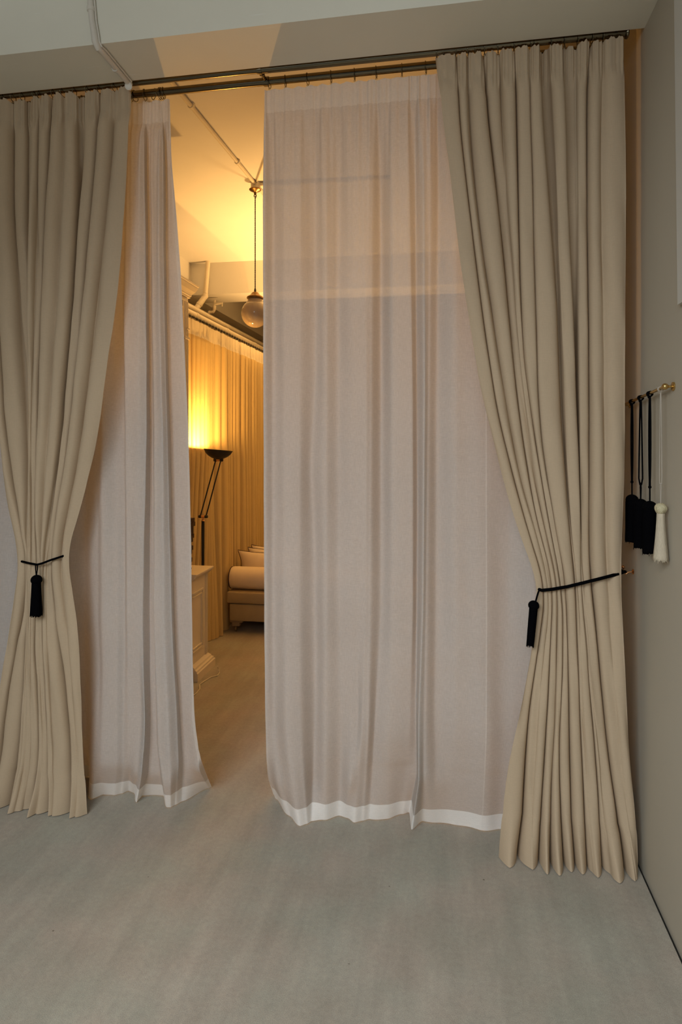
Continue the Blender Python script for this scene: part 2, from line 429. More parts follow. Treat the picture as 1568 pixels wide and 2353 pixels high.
# right beige curtain
RB = [
 [(1001,129),(1012,213),(1018,277),(1031,366),(1044,474),(1052,560),(1076,719),(1092,815),(1107,911),(1122,960),(1154,1094),(1189,1214),(1221,1297),(1242,1351),(1239,1365),(1228,1461),(1201,1612),(1167,1763),(1152,1898),(1147,1958)],
 [(1050,120),(1053,187),(1058,283),(1072,411),(1090,560),(1115,760),(1146,960),(1167,1040),(1189,1131),(1221,1241),(1242,1311),(1257,1351),(1253,1384),(1216,1646),(1211,1730),(1203,1881),(1190,1970)],
 [(1075,115),(1077,219),(1085,363),(1098,474),(1108,560),(1130,703),(1146,815),(1165,927),(1191,1080),(1210,1150),(1240,1250),(1263,1345),(1262,1400),(1240,1600),(1230,1750),(1222,1881),(1215,1975)],
 [(1112,110),(1120,235),(1133,347),(1146,459),(1157,560),(1171,719),(1181,831),(1195,959),(1209,1051),(1226,1161),(1245,1236),(1266,1316),(1273,1351),(1266,1461),(1263,1545),(1258,1646),(1253,1730),(1244,1864),(1238,1975)],
 [(1149,106),(1155,251),(1162,379),(1168,475),(1177,560),(1187,719),(1197,831),(1211,960),(1226,1081),(1248,1196),(1269,1282),(1283,1351),(1280,1495),(1278,1629),(1275,1696),(1268,1800),(1264,1980)],
 [(1184,102),(1189,251),(1191,379),(1195,560),(1200,719),(1208,847),(1224,960),(1237,1054),(1253,1147),(1272,1255),(1291,1340),(1295,1461),(1293,1562),(1288,1663),(1286,1747),(1290,1860),(1296,1985)],
 [(1219,100),(1219,250),(1225,400),(1228,560),(1233,740),(1237,920),(1250,1060),(1262,1120),(1278,1220),(1301,1340),(1303,1361),(1305,1461),(1308,1562),(1310,1696),(1314,1864),(1322,1985)],
 [(1245,96),(1251,251),(1261,379),(1275,560),(1285,688),(1289,815),(1294,940),(1302,1067),(1310,1201),(1317,1281),(1324,1340),(1327,1461),(1332,1562),(1335,1663),(1342,1797),(1346,1898),(1350,1985)],
 [(1264,95),(1272,251),(1280,379),(1285,560),(1291,688),(1295,815),(1299,940),(1305,1067),(1313,1201),(1320,1281),(1328,1340),(1332,1461),(1337,1562),(1342,1663),(1350,1797),(1354,1898),(1358,1985)],
 [(1296,92),(1305,283),(1307,443),(1313,560),(1321,751),(1326,911),(1330,1000),(1333,1067),(1335,1174),(1335,1282),(1335,1344),(1347,1461),(1355,1579),(1365,1680),(1372,1764),(1380,1898),(1384,1985)],
 [(1329,90),(1328,251),(1330,379),(1331,560),(1332,815),(1336,1060),(1339,1174),(1340,1282),(1341,1344),(1353,1461),(1362,1579),(1372,1680),(1380,1764),(1390,1898),(1396,1985)],
 [(1360,86),(1353,219),(1353,379),(1355,560),(1358,847),(1359,960),(1359,1228),(1360,1330),(1372,1445),(1385,1579),(1395,1680),(1409,1797),(1430,1931),(1436,1990)],
 [(1388,82),(1388,187),(1383,347),(1386,560),(1391,815),(1392,1120),(1398,1320),(1402,1445),(1412,1579),(1422,1700),(1436,1831),(1448,1931),(1452,1990)],
 [(1436,79),(1436,187),(1439,347),(1440,560),(1437,783),(1437,1060),(1435,1121),(1430,1228),(1427,1322),(1431,1428),(1438,1562),(1446,1730),(1456,1831),(1464,1915),(1465,1995)],
]
RS = [(.1,.1),(.6,1.1),(.45,.15),(.95,.9),(.75,.6),(.85,.8),(.35,.9),(1.1,.9),(.25,.2),(1.0,1.1),(.9,.25),(1.1,1.1),(.25,.12),(.12,.12)]
D0 = 2.36
ZT = ZR-.023
rb = empty('beige_curtain', (W(1300, 2000, D0)[0], D0, 0), 'heavy beige linen curtain beside the right wall, tied to a brass hook', 'curtain', 'outer beige curtains')
beige_curtain(rb, RB, RS, D0, ZT, {7: .05, 9: .045, 3: .012}, 1)
rings_for(rb, [1004,1020,1048,1076,1092,1114,1145,1182,1221,1228,1268,1298,1328,1361,1387], D0, ZR, .0135, .0195)
# left beige curtain
LB = [
 [(-60,225),(-45,560),(-18,836),(-3,980),(3,1050),(11,1135),(28,1216),(42,1266),(47,1290),(41,1303),(33,1339),(20,1445),(10,1512),(0,1578),(-18,1700),(-36,1860)],
 [(-30,225),(-20,560),(-2,836),(5,960),(20,1070),(36,1157),(50,1224),(61,1283),(61,1303),(53,1396),(36,1479),(20,1555),(7,1628),(-5,1750),(-12,1860)],
 [(22,225),(21,424),(22,509),(30,640),(36,780),(45,892),(56,1080),(59,1200),(63,1290),(63,1396),(58,1512),(50,1628),(40,1727),(24,1860)],
 [(52,222),(52,424),(53,640),(58,836),(62,1005),(64,1080),(64,1200),(66,1290),(66,1396),(62,1512),(57,1628),(52,1727),(40,1860)],
 [(69,222),(67,340),(66,452),(63,560),(62,640),(64,836),(66,1005),(68,1290),(69,1396),(66,1512),(64,1628),(62,1727),(52,1860)],
 [(89,220),(84,340),(81,452),(79,565),(76,640),(73,808),(71,892),(70,1005),(71,1200),(73,1283),(74,1396),(72,1512),(72,1628),(72,1727),(64,1860)],
 [(115,216),(108,368),(98,480),(91,640),(86,808),(83,920),(80,1080),(80,1140),(81,1238),(86,1290),(82,1400),(79,1470),(80,1545),(88,1595),(87,1661),(91,1727),(80,1860)],
 [(144,213),(142,340),(135,500),(125,700),(112,900),(101,1080),(95,1200),(94,1290),(92,1400),(92,1545),(96,1650),(100,1727),(100,1860)],
 [(172,210),(172,396),(168,520),(162,640),(154,752),(143,864),(132,1005),(121,1098),(112,1168),(104,1244),(100,1290),(98,1462),(104,1595),(108,1727),(120,1862)],
 [(190,209),(186,340),(180,430),(172,520),(166,640),(158,752),(147,864),(138,1005),(127,1098),(117,1168),(109,1244),(106,1290),(108,1462),(116,1595),(122,1727),(136,1862)],
 [(224,206),(217,340),(206,452),(198,537),(190,640),(177,780),(166,892),(152,1005),(140,1098),(129,1168),(121,1238),(116,1285),(122,1380),(133,1495),(143,1562),(153,1661),(160,1750),(168,1862)],
 [(258,202),(255,312),(247,396),(235,520),(222,640),(205,800),(180,1000),(165,1100),(145,1200),(134,1280),(145,1380),(157,1495),(163,1562),(170,1661),(178,1750),(184,1862)],
 [(297,200),(296,270),(293,340),(289,452),(281,537),(273,640),(258,766),(244,850),(229,977),(208,1079),(182,1177),(166,1233),(153,1270),(149,1280),(156,1296),(169,1363),(182,1462),(186,1595),(191,1727),(199,1810),(202,1865)],
]
LS = [(.2,.2),(.6,.9),(.9,.8),(1.1,.3),(.3,.1),(.8,.15),(.8,.95),(.3,.15),(1.1,1.0),(.8,.2),(1.0,1.0),(.4,.2),(.1,.1)]
lb = empty('beige_curtain', (W(100, 1860, D0)[0], D0, 0), 'heavy beige linen curtain at the left edge, gathered by a black cord', 'curtain', 'outer beige curtains')
beige_curtain(lb, LB, LS, D0, ZT, {2: .02, 3: .03, 8: .04}, -1)
rings_for(lb, [8,30,51,80,91,122,145,171,201,228,263], D0, ZR, .0115, .0195)

# sheers --------------------------------------------------------------
def sheer_curtain(root, lines, d0, ztop, nper, masks_extra=None, seed=1):
    r2 = np.random.default_rng(seed)
    zr = np.concatenate([np.linspace(ztop, ztop-.16, 22), np.linspace(ztop-.16, .25, 90)[1:], np.linspace(.25, .003, 28)[1:]])
    nr = len(zr)
    L = [line_at([(W(p[0], p[1], d0+p[2]*1.45) if p[2] != 'F' else F(p[0], p[1])) for p in ln], zr, 2) for ln in lines]
    xs = np.array([l[0] for l in L]); ys = np.array([l[1] for l in L])
    nl = len(L); cols = (nl-1)*nper+1
    X = np.zeros((nr, cols)); Y = np.zeros((nr, cols)); Z = np.repeat(zr[:, None], cols, 1)
    for i in range(nl-1):
        for k in range(nper+1):
            t = k/nper; c = i*nper+k
            e = t*t*(3-2*t); e = .75*e+.25*t
            X[:, c] = xs[i]+(xs[i+1]-xs[i])*t
            Y[:, c] = ys[i]+(ys[i+1]-ys[i])*e
    cc = np.linspace(0, 1, cols)[None, :]; zz = zr[:, None]
    fade = np.clip((ztop-.12-zz)*3, 0, 1)
    Y += fade*.004*np.sin(X*34+zz*.8)*np.sin(zz*1.7+1)+fade*.0025*np.sin(X*61+zz*1.3+2)
    Y += fade*.0018*np.sin(zz*17+X*19)*np.sin(X*27-zz*5)
    tape = .085
    g = np.clip((zz-(ztop-tape))/.05+1, 0, 1); g = g*g*(3-2*g)
    Yt = d0+.0035*np.sin(X*2*math.pi/.021)+.003*np.sin(X*2*math.pi/.047+.6)+.002*np.sin(X*2*math.pi/.013+1.1)
    Y = Y*(1-.85*g)+Yt*.85*g
    dd = np.exp(-np.clip((ztop-tape-zz), 0, 9)/.30)*(1-g)
    Y += dd*(.006*np.sin(X*2*math.pi/.047+.6)+.003*np.sin(X*2*math.pi/.021))
    Z = Z+np.clip((zz-(ztop-.06))/.06, 0, 1)*(.0025*np.sin(X*2*math.pi/.05)+.0015*np.sin(X*2*math.pi/.021))
    hm = np.repeat((zr[:-1] < .073)[:, None], cols-1, 1); hd = np.repeat((zr[:-1] > ztop-.085)[:, None], cols-1, 1)
    A = np.ones((nr-1, cols-1), bool); masks = [('hem', M['sheer_double'], hm), ('gathered_heading', M['sheer_side'], hd)]
    used = hm | hd
    for (nm, c0, c1) in (masks_extra or []):
        mk = np.zeros_like(A); mk[:, c0:c1] = True; mk &= ~used; masks.append((nm, M['sheer_side'], mk)); used |= mk
    masks.append(('panel', M['sheer'], A & ~used))
    grid_parts('panel', X, Y, Z, masks, root)

D1 = 2.44
ZT1 = ZR-.034
RSH = [
 [(609,205,0),(605,420,0),(606,700,.0),(607,1400,0),(609,1650,0),(612,1745,.02),(616,1790,.06),(628,1828,'F')],
 [(613,205,0),(609,420,-.004),(610,700,-.004),(611,1400,-.004),(613,1650,-.004),(616,1745,.016),(622,1800,.05),(634,1838,'F')],
 [(626,205,0),(626,420,.012),(627,700,.012),(628,1400,.010),(630,1650,.008),(640,1800,.0),(664,1876,'F')],
 [(650,205,0),(650,420,-.014),(652,700,-.014),(655,1400,-.014),(660,1700,-.03),(690,1898,'F')],
 [(680,205,0),(690,420,-.012),(690,700,-.012),(688,1400,-.012),(692,1700,-.02),(706,1895,'F')],
 [(718,203,0),(722,420,.020),(726,860,.018),(715,1075,.018),(724,1290,.018),(724,1650,.015),(719,1800,.02),(716,1890,'F')],
 [(745,200,0),(748,420,-.014),(750,900,-.012),(750,1400,-.010),(748,1700,-.008),(745,1886,'F')],
 [(773,198,0),(778,420,.018),(778,900,.012),(780,1400,.006),(785,1660,.010),(780,1875,'F')],
 [(812,195,0),(812,420,-.012),(815,900,-.010),(818,1400,-.008),(821,1670,.0),(806,1800,-.01),(800,1880,'F')],
 [(838,192,0),(838,420,-.013),(842,900,-.012),(840,1400,-.012),(832,1690,-.022),(815,1891,'F')],
 [(858,190,0),(855,420,-.010),(853,900,-.006),(850,1400,-.008),(846,1680,-.018),(834,1889,'F')],
 [(875,189,0),(876,420,.026),(876,900,.026),(876,1400,.018),(862,1680,.012),(850,1885,'F')],
 [(898,187,0),(899,420,-.008),(902,900,-.008),(903,1400,-.008),(895,1700,-.004),(890,1882,'F')],
 [(935,184,0),(940,420,-.014),(948,900,-.012),(948,1400,-.008),(940,1700,.006),(925,1872,'F')],
 [(950,182,0),(955,420,.014),(958,900,.016),(960,1160,.016),(956,1650,.012),(958,1780,.03),(940,1868,'F')],
 [(966,180,0),(974,420,-.018),(976,900,-.018),(972,1400,-.016),(962,1650,-.022),(962,1800,-.035),(946,1909,'F')],
 [(985,178,0),(990,420,-.008),(985,900,-.006),(980,1400,-.006),(976,1650,-.006),(975,1790,-.01),(972,1889,'F')],
 [(1004,176,0),(1010,420,.018),(1005,900,.016),(1003,1400,.016),(1000,1650,.018),(1005,1800,.015),(1010,1891,'F')],
 [(1045,173,0),(1050,420,-.010),(1052,900,-.008),(1050,1400,-.006),(1050,1700,.0),(1055,1899,'F')],
 [(1112,168,0),(1114,420,.004),(1116,900,-.002),(1117,1400,-.002),(1116,1700,-.005),(1106,1908,'F')],
 [(1115,168,0),(1117,420,.004),(1119,900,-.002),(1120,1400,-.002),(1119,1700,-.005),(1109,1908,'F')],
 [(1170,162,0),(1170,420,-.012),(1170,900,.014),(1170,1400,.018),(1170,1700,.01),(1160,1909,'F')],
 [(1230,156,0),(1230,900,-.012),(1230,1400,-.012),(1230,1915,'F')],
 [(1300,148,0),(1300,900,.018),(1300,1400,.018),(1300,1915,'F')],
 [(1350,143,0),(1350,900,-.012),(1350,1400,-.012),(1350,1930,'F')],
 [(1395,138,0),(1395,900,.01),(1395,1400,.01),(1395,1930,'F')],
 [(1412,136,0),(1412,900,-.004),(1412,1400,-.004),(1412,1930,'F')],
]
rs = empty('sheer_curtain', (W(880, 1900, D1)[0], D1, 0), 'wide off-white sheer linen curtain hanging almost flat right of the gap', 'curtain', 'inner sheer curtains')
NP = 9
sheer_curtain(rs, RSH, D1, ZT1, NP, [('side_hem', 0, NP), ('seam', 19*NP, 20*NP), ('side_hem', 25*NP+3, 26*NP)], seed=3)
rings_for(rs, [619,656,707,761,815,865,924,979,1040,1100,1160], D1, ZR, .015, .0215)
LSH = [
 [(-345,262,0),(-345,900,.02),(-345,1700,.02),(-345,1810,'F')],
 [(-290,255,0),(-290,900,-.02),(-290,1700,-.02),(-290,1815,'F')],
 [(-220,248,0),(-220,900,-.01),(-220,1700,-.01),(-220,1812,'F')],
 [(-150,240,0),(-150,900,.03),(-150,1700,.03),(-150,1800,'F')],
 [(-90,240,0),(-90,900,-.02),(-90,1700,-.02),(-90,1805,'F')],
 [(-30,240,0),(-30,900,.03),(-30,1700,.03),(-30,1795,'F')],
 [(30,236,0),(20,900,.0),(20,1700,.01),(20,1800,'F')],
 [(90,232,0),(90,900,.035),(90,1700,.04),(90,1790,'F')],
 [(150,228,0),(150,900,.02),(150,1700,.03),(150,1792,'F')],
 [(205,224,0),(200,900,.045),(195,1300,.05),(200,1700,.05),(203,1786,'F')],
 [(222,223,0),(222,600,.04),(222,900,.03),(222,1084,.012),(222,1440,.005),(226,1560,.0),(214,1760,-.012),(211,1838,'F')],
 [(240,222,0),(240,600,.035),(236,1084,-.004),(236,1440,-.012),(238,1560,-.012),(232,1760,-.02),(236,1829,'F')],
 [(262,222,0),(264,420,.03),(262,800,.03),(268,1084,.010),(268,1440,-.010),(268,1760,-.012),(262,1828,'F')],
 [(288,221,0),(290,368,.028),(283,700,.030),(287,1000,.020),(288,1440,.002),(284,1760,.0),(280,1824,'F')],
 [(294,220,0),(294,368,-.010),(288,700,-.016),(290,1000,-.016),(294,1440,-.010),(298,1760,-.004),(296,1818,'F')],
 [(318,218,0),(320,368,-.022),(316,700,-.024),(318,1000,-.020),(314,1440,-.016),(322,1640,-.010),(312,1780,-.02),(308,1822,'F')],
 [(332,217,0),(332,368,-.012),(336,700,-.014),(338,1000,-.010),(326,1440,-.014),(334,1678,-.028),(324,1780,-.035),(314,1845,'F')],
 [(340,217,0),(339,368,.020),(342,700,.022),(346,1000,.022),(345,1440,.018),(346,1678,.010),(340,1780,.004),(326,1830,'F')],
 [(344,216,0),(343,368,.012),(346,700,.016),(351,1000,.016),(356,1440,.014),(362,1700,.014),(368,1780,.010),(376,1828,'F')],
 [(348,216,0),(347,368,-.014),(350,700,-.018),(355,1000,-.020),(355,1440,-.022),(366,1727,-.026),(376,1800,-.035),(384,1856,'F')],
 [(362,215,0),(366,368,-.026),(366,700,-.028),(374,1000,-.028),(376,1440,-.028),(388,1700,-.035),(392,1800,-.035),(392,1856,'F')],
 [(370,214,0),(377,368,-.012),(379,700,-.012),(386,1000,-.012),(396,1440,-.012),(408,1661,-.012),(410,1760,-.018),(404,1850,'F')],
 [(374,214,0),(381,368,.018),(383,700,.018),(391,1000,.018),(400,1440,.018),(414,1661,.018),(420,1760,.014),(420,1842,'F')],
 [(385,213,0),(391,368,.002),(413,700,.002),(429,1000,.002),(438,1440,.002),(441,1661,.0),(460,1770,.0),(481,1812,'F')],
 [(388,212,0),(394,368,-.002),(405,480,-.002),(416,640,-.002),(427,864,-.002),(435,1050,-.002),(439,1225,-.002),(442,1430,-.002),(444,1580,-.002),(448,1660,-.002),(462,1740,-.002),(487,1809,'F')],
]
ls = empty('sheer_curtain', (W(330, 1830, D1)[0], D1, 0), 'off-white sheer linen curtain bunched in soft folds left of the gap', 'curtain', 'inner sheer curtains')
sheer_curtain(ls, LSH, D1, ZT1, 9, [('side_hem', 23*9, 24*9)], seed=5)
rings_for(ls, [-260,-170,-80,10,100,190,260,304,310,333,354,367,371,376], D1, ZR, .015, .0215, tilt=[0, .1, -.1, .05, 0, .1, -.1, .3, -.2, .05, .9, .1, -.1, .05])

# ---------------------------------------------------------------- rails
fr = empty('curtain_rail', (W(700, 150, D0)[0], D0, ZR), 'front dark bronze curtain rail under the beam, joined in its middle, carrying the beige curtains', 'curtain rail', 'curtain rails under the beam')
xj = W(595, 160, D0)[0]; xe = W(1438, 80, D0)[0]
child('thin_rod', MB().tube([(XL+.02, D0, ZR), (xj, D0, ZR)], .0115, 20), M['bronze'], fr)
child('thick_rod', MB().tube([(xj+.004, D0, ZR), (xe, D0, ZR)], .0138, 20), M['bronze'], fr)
child('joint_collar', MB().lathe([(.0128, -.006), (.0142, -.006), (.0142, .012), (.0128, .012)], 20, (xj, D0, ZR), (1, 0, 0)), M['bronze'], fr)
child('end_cap', MB().lathe([(.0138, -.002), (.0190, 0), (.0205, .003), (.0205, .007), (.017, .010)], 24, (xe, D0, ZR), (1, 0, 0)), M['bronze'], fr)
for x_ in (xe-.03, -1.9): child('beam_fixing', MB().tube([(x_, D0, ZR), (x_, YB1-.001, ZR+.004)], .005, 8), M['bronze'], fr)
rr = empty('curtain_rail', (W(700, 190, D1)[0], D1, ZR), 'rear dark bronze curtain rail carrying the two sheers, bare across the gap', 'curtain rail', 'curtain rails under the beam')
xa = XL+.02; xz = .60
child('rod', MB().tube([(xa, D1, ZR), (xz, D1, ZR)], .0150, 20), M['bronze'], rr)
bx = W(612, 180, D1)[0]
b = MB().tube([(bx, D0, ZR), (bx, D1, ZR)], .0075, 12)
b.lathe([(.0155, -.009), (.0185, -.009), (.0185, .009), (.0155, .009)], 20, (bx, D1, ZR), (1, 0, 0))
b.lathe([(.0142, -.006), (.0168, -.006), (.0168, .006), (.0142, .006)], 20, (bx, D0, ZR), (1, 0, 0))
b.lathe([(.0075, 0), (.0115, 0), (.0115, .006), (.0075, .008)], 14, (bx, D0+.018, ZR), (0, 1, 0))
child('double_bracket', b, M['bronze'], rr)
child('end_cap', MB().lathe([(.015, -.002), (.020, 0), (.020, .008), (.015, .012)], 20, (xz, D1, ZR), (1, 0, 0)), M['bronze'], rr)

# ---------------------------------------------------------------- painted conduit across the beam, on into the inner room
cp = W(300, 190, D0-.02)
xp = W(225, 92, YB0)[0]-.004
xq = W(297, 186, YB1)[0]
pr = .0105
pipe = empty('conduit_pipe', (xp, YB0, HB), 'off-white painted conduit running down the beam face and under it towards the gap', 'pipe')
pts = [(xp-.03, YB0-pr-.002, HC-.03), (xp-.012, YB0-pr-.002, HB+.08), (xp-.002, YB0-pr-.002, HB+.025), (xp, YB0-pr-.001, HB+.004),
       (xp+.003, YB0+.004, HB-pr-.002), (xp+.006, YB0+.03, HB-pr-.002), (xq, YB1-.005, HB-pr-.002)]
child('pipe_run', MB().tube(pts, [pr, pr, pr*1.1, pr*1.12, pr*1.12, pr, pr], 14), M['pipe'], pipe)
bead = MB().tube([(p[0]+.013, p[1]-(.0 if i > 3 else -.006), p[2]+(.006 if i > 3 else 0)) for i, p in enumerate(pts)], .0035, 8)
child('sealant_bead', bead, M['pipe'], pipe)
cl = MB(); cl.lathe([(.012, -.006), (.0135, -.005), (.0135, .005), (.012, .006)], 14, (xp+.5*(xq-xp), YB0+.13, HB-pr-.002), (xq-xp, .235, 0))
child('pipe_clip', cl, M['pipe'], pipe); cl = MB()
cl.lathe([(.012, -.008), (.0138, -.007), (.0138, .007), (.012, .008)], 14, (xp-.016, YB0-pr-.002, HB+.12), (0, 0, 1))
child('pipe_clip', cl, M['pipe'], pipe)
e_ = MB().sphere((xq, YB1-.004, HB-pr-.004), .0145, 16, 10)
e_.lathe([(.013, 0), (.0145, .002), (.0145, .008), (.010, .010)], 18, (xq+.002, YB1-.006, HB-.026), (.2, -1, -.25))
child('end_clamp', e_, M['pipe'], pipe)

# inner ceiling conduit with junction box
def Ht(px, py, h):          # point on horizontal plane z = h
    u = (px-784)/FPX; v = (HOR-py)/FPX; z = (h-EYE)/v
    return (z*(-ST+u*CT), z*(CT+u*ST), h)
hp = HC-.013
a0 = Ht(395, 190, hp); a1 = Ht(588, 424, hp)
dirv = (Vector(a1)-Vector(a0)); ext = Vector(a1)+dirv*1.4
jb = Vector(a1)
ip = empty('ceiling_conduit', tuple(jb), 'painted conduits crossing at a round junction box on the inner room ceiling', 'pipe')
st0 = Vector(a0)-dirv*((a0[1]-YB1-.01)/dirv.y)
child('pipe_run', MB().tube([tuple(st0), tuple(jb)], .0115, 14), M['innerpipe'], ip)
child('pipe_run', MB().tube([tuple(jb), tuple(ext)], .0115, 14), M['innerpipe'], ip)
child('branch_pipe', MB().tube([tuple(jb), (jb.x+.9, jb.y+.05, jb.z)], .0125, 14), M['innerpipe'], ip)
q = Ht(606, 372, hp+.004)
child('thin_branch_pipe', MB().tube([(jb.x+.01, jb.y-.02, hp+.005), q, tuple(Vector(q)+(Vector(q)-jb)*1.5)], .005, 10), M['innerpipe'], ip)
child('junction_box', MB().lathe([(.030, -.032), (.033, -.030), (.033, 0.013)], 24, tuple(jb)), M['innerpipe'], ip)
for f_ in (.42, .80):
    cc_ = MB(); p = st0+(jb-st0)*f_
    cc_.lathe([(.0125, -.01), (.0155, -.009), (.0155, .009), (.0125, .01)], 14, tuple(p), tuple(dirv))
    cc_.box(p.x-.006, p.x+.018, p.y-.008, p.y+.008, p.z-.002, HC)
    child('pipe_clip', cc_, M['innerpipe'], ip)

# pendant ---------------------------------------------------------------
GB = W(578, 721, jb.y)
pz = jb.z-.032
pend = empty('pendant_lamp', (jb.x, jb.y, pz), 'unlit opal glass globe pendant on a twisted cord with brass gallery', 'pendant lamp')
px_, py_ = jb.x-.004, jb.y
child('canopy', MB().lathe([(.040, 0), (.041, -.004), (.034, -.010), (.018, -.016), (.010, -.020), (.008, -.034), (.006, -.036)][::-1], 28, (px_, py_, pz)), M['agedbrass'], pend)
ck = MB().torus((px_, py_, pz-.044), .008, .003, (0, 1, 0), 14, 7).torus((px_+.003, py_, pz-.052), .006, .0025, (1, 0, 0), 12, 7)
child('cord_hook', ck, M['darkwood'], pend)
gt = GB[2]+.124
cd = MB()
for s_ in (0, math.pi):
    n_ = 260; z0, z1 = pz-.05, gt+.042
    cd.tube([(px_+.0022*math.cos(s_+i*.62), py_+.0022*math.sin(s_+i*.62), z0+(z1-z0)*i/n_) for i in range(n_+1)], .0022, 6)
child('twisted_cord', cd, M['darkwood'], pend)
child('cord_grip', MB().lathe([(.004, .044), (.006, .042), (.0085, .022), (.009, .020)][::-1], 14, (px_, py_, gt)), M['blackmetal'], pend)
child('gallery', MB().lathe([(.046, -.027), (.050, -.026), (.0555, -.024), (.0565, -.018), (.054, -.012), (.047, -.007), (.034, .000), (.027, .010), (.020, .018), (.011, .022)], 32, (px_, py_, gt)), M['agedbrass'], pend)
prof = [(.044, .105), (.047, .092), (.051, .086), (.050, .083), (.056, .078), (.060, .073), (.059, .070)]
for i in range(22):
    a = R(52)-i*R(142)/21
    prof.append((.093*math.cos(a), .093*math.sin(a)))
prof = [(r, z) for r, z in prof if r > .0005]
child('glass_globe', MB().lathe(prof[::-1], 40, (px_, py_, GB[2])), M['opal'], pend, angle=60)

# ---------------------------------------------------------------- far curtain along the left wall
XC = -1.775; ZC = 2.385
fc = empty('pleated_curtain', (XC, 5.4, 0), 'long cream pleated curtain hanging behind the floor lamp and daybed in the inner room', 'curtain')
y0, y1 = 4.065, 7.9
# fold widths
ysf = [y0]; 
while ysf[-1] < y1: ysf.append(ysf[-1]+random.choice([.03, .04, .05, .065, .085]))
nf = len(ysf)-1; zr = np.concatenate([np.linspace(ZC-.02, ZC-.16, 10), np.linspace(ZC-.16, .004, 40)[1:]])
per = 8; cols = nf*per+1; X = np.zeros((len(zr), cols)); Y = X.copy(); Z = np.repeat(zr[:, None], cols, 1)
for i in range(nf):
    w_ = ysf[i+1]-ysf[i]; dep = min(.85*w_, .048)*random.uniform(.6, 1.2)
    for k in range(per+1):
        t = k/per; c = i*per+k
        g = math.sqrt(max(1-(2*t-1)**2, 0))
        Y[:, c] = ysf[i]+w_*(t-.09*math.sin(2*math.pi*t))+.010*np.sin(zr*1.3+i)*math.sin(math.pi*t)
        X[:, c] = XC-.02+dep*g*(1+.25*np.clip((1.5-zr)/1.5, 0, 1))
gz = np.clip((Z-(ZC-.115))/.03+1, 0, 1)
X = X*(1-.6*gz)+(XC)*.6*gz+gz*.004*np.sin(Y*2*math.pi/.02)
# a front fold that swings into the room just before the daybed
X += .040*np.exp(-((Y-4.62)/.06)**2)*np.clip((1.0-Z)/1.0, 0, 1)
X -= .06*np.clip((4.54-Y)/.10, 0, 1)*np.clip((1.4-Z)/1.0, 0, 1)
hd = np.repeat((zr[:-1] > ZC-.115)[:, None], cols-1, 1); hm = np.repeat((zr[:-1] < .07)[:, None], cols-1, 1)
A = np.ones_like(hd)
grid_parts('panel', X, Y, Z, [('gathered_heading', M['far_band'], hd), ('hem', M['far_cloth'], hm), ('panel', M['far_cloth'], A & ~hd & ~hm)], fc)
me = None
for i in range(60):
    yy = y0+.03+i*.063
    if me is None:
        m_ = MB().torus((0, 0, 0), .015, .0016, (0, 1, 0), 16, 5)
        me = bpy.data.meshes.new('curtain_ring'); me.from_pydata(m_.v, [], m_.f); me.materials.append(M['castor'])
        me.polygons.foreach_set('use_smooth', [True]*len(me.polygons))
    o = bpy.data.objects.new('curtain_ring', me); COL.objects.link(o); o.parent = fc
    o.location = Vector((XC, yy, ZC-.004))-Vector(fc.location); o.rotation_euler = (0, 0, random.uniform(-.4, .4))
frd = empty('curtain_rod', (XC, 5.4, ZC), 'dark rod with rings above the cream pleated curtain in the inner room', 'curtain rod')
child('rod', MB().tube([(XC, 3.72, ZC), (XC, 8.0, ZC)], .008, 14), M['blackmetal'], frd)
for yy in (4.1, 5.2, 6.4, 7.6): child('bracket', MB().tube([(XC, yy, ZC), (XL, yy, ZC+.02)], .006, 8), M['blackmetal'], frd)
# pipes along the left wall
pg = 'pipes running along the inner left wall'
def wallpipe(name, x, z, r, label, collars=()):
    e = empty(name, (x, 5.5, z), label, 'pipe', pg)
    child('pipe_run', MB().tube([(x, 3.3, z), (x, YE-.01, z)], r, 20), M['innerpipe'], e)
    if collars:
        for yy in collars:
            m = MB(); m.lathe([(r, -.03), (r*1.09, -.028), (r*1.09, -.004), (r*1.02, 0), (r*1.09, .004), (r*1.09, .028), (r, .03)], 22, (x, yy, z), (0, 1, 0))
            child('pipe_collar', m, M['innerpipe'], e)
wallpipe('wall_pipe', -1.98, 2.497, .034, 'thickest painted pipe along the left wall, just above the curtain rod', (4.75, 5.45, 6.3))
wallpipe('wall_pipe', -2.20, 2.665, .026, 'medium painted pipe above the thickest one on the left wall', (4.9, 6.1))
wallpipe('wall_pipe', -2.34, 2.76, .014, 'thin upper painted pipe on the left wall near the beam', ())
# downpipe on far beam
dx = W(475, 640, 5.78)[0]
dp = empty('downpipe', (dx, 5.78, 2.6), 'white jointed downpipe in front of the far beam, bent to the left at its foot', 'pipe')
p_ = [(dx+.01, 5.79, HC), W(472, 677, 5.79), W(468, 686, 5.77), W(452, 708, 5.70)]
child('pipe_run', MB().tube([p_[0], p_[1]], .023, 18), M['innerpipe'], dp)
child('elbow', MB().tube([p_[1], W(471, 683, 5.78), p_[2], W(464, 692, 5.75)], .0265, 18), M['innerpipe'], dp)
child('outlet_pipe', MB().tube([W(466, 689, 5.76), W(450, 711, 5.68)], .028, 18), M['innerpipe'], dp)
m = MB()
for yy in ((471.5, 680), ):
    c = W(*yy, 5.785); m.lathe([(.023, -.02), (.029, -.018), (.029, .018), (.023, .02)], 18, c)
child('pipe_collar', m, M['innerpipe'], dp); m = MB(); m.tube([W(459.5, 698, 5.722), W(456.5, 702, 5.712)], .031, 18)
child('pipe_collar', m, M['innerpipe'], dp)
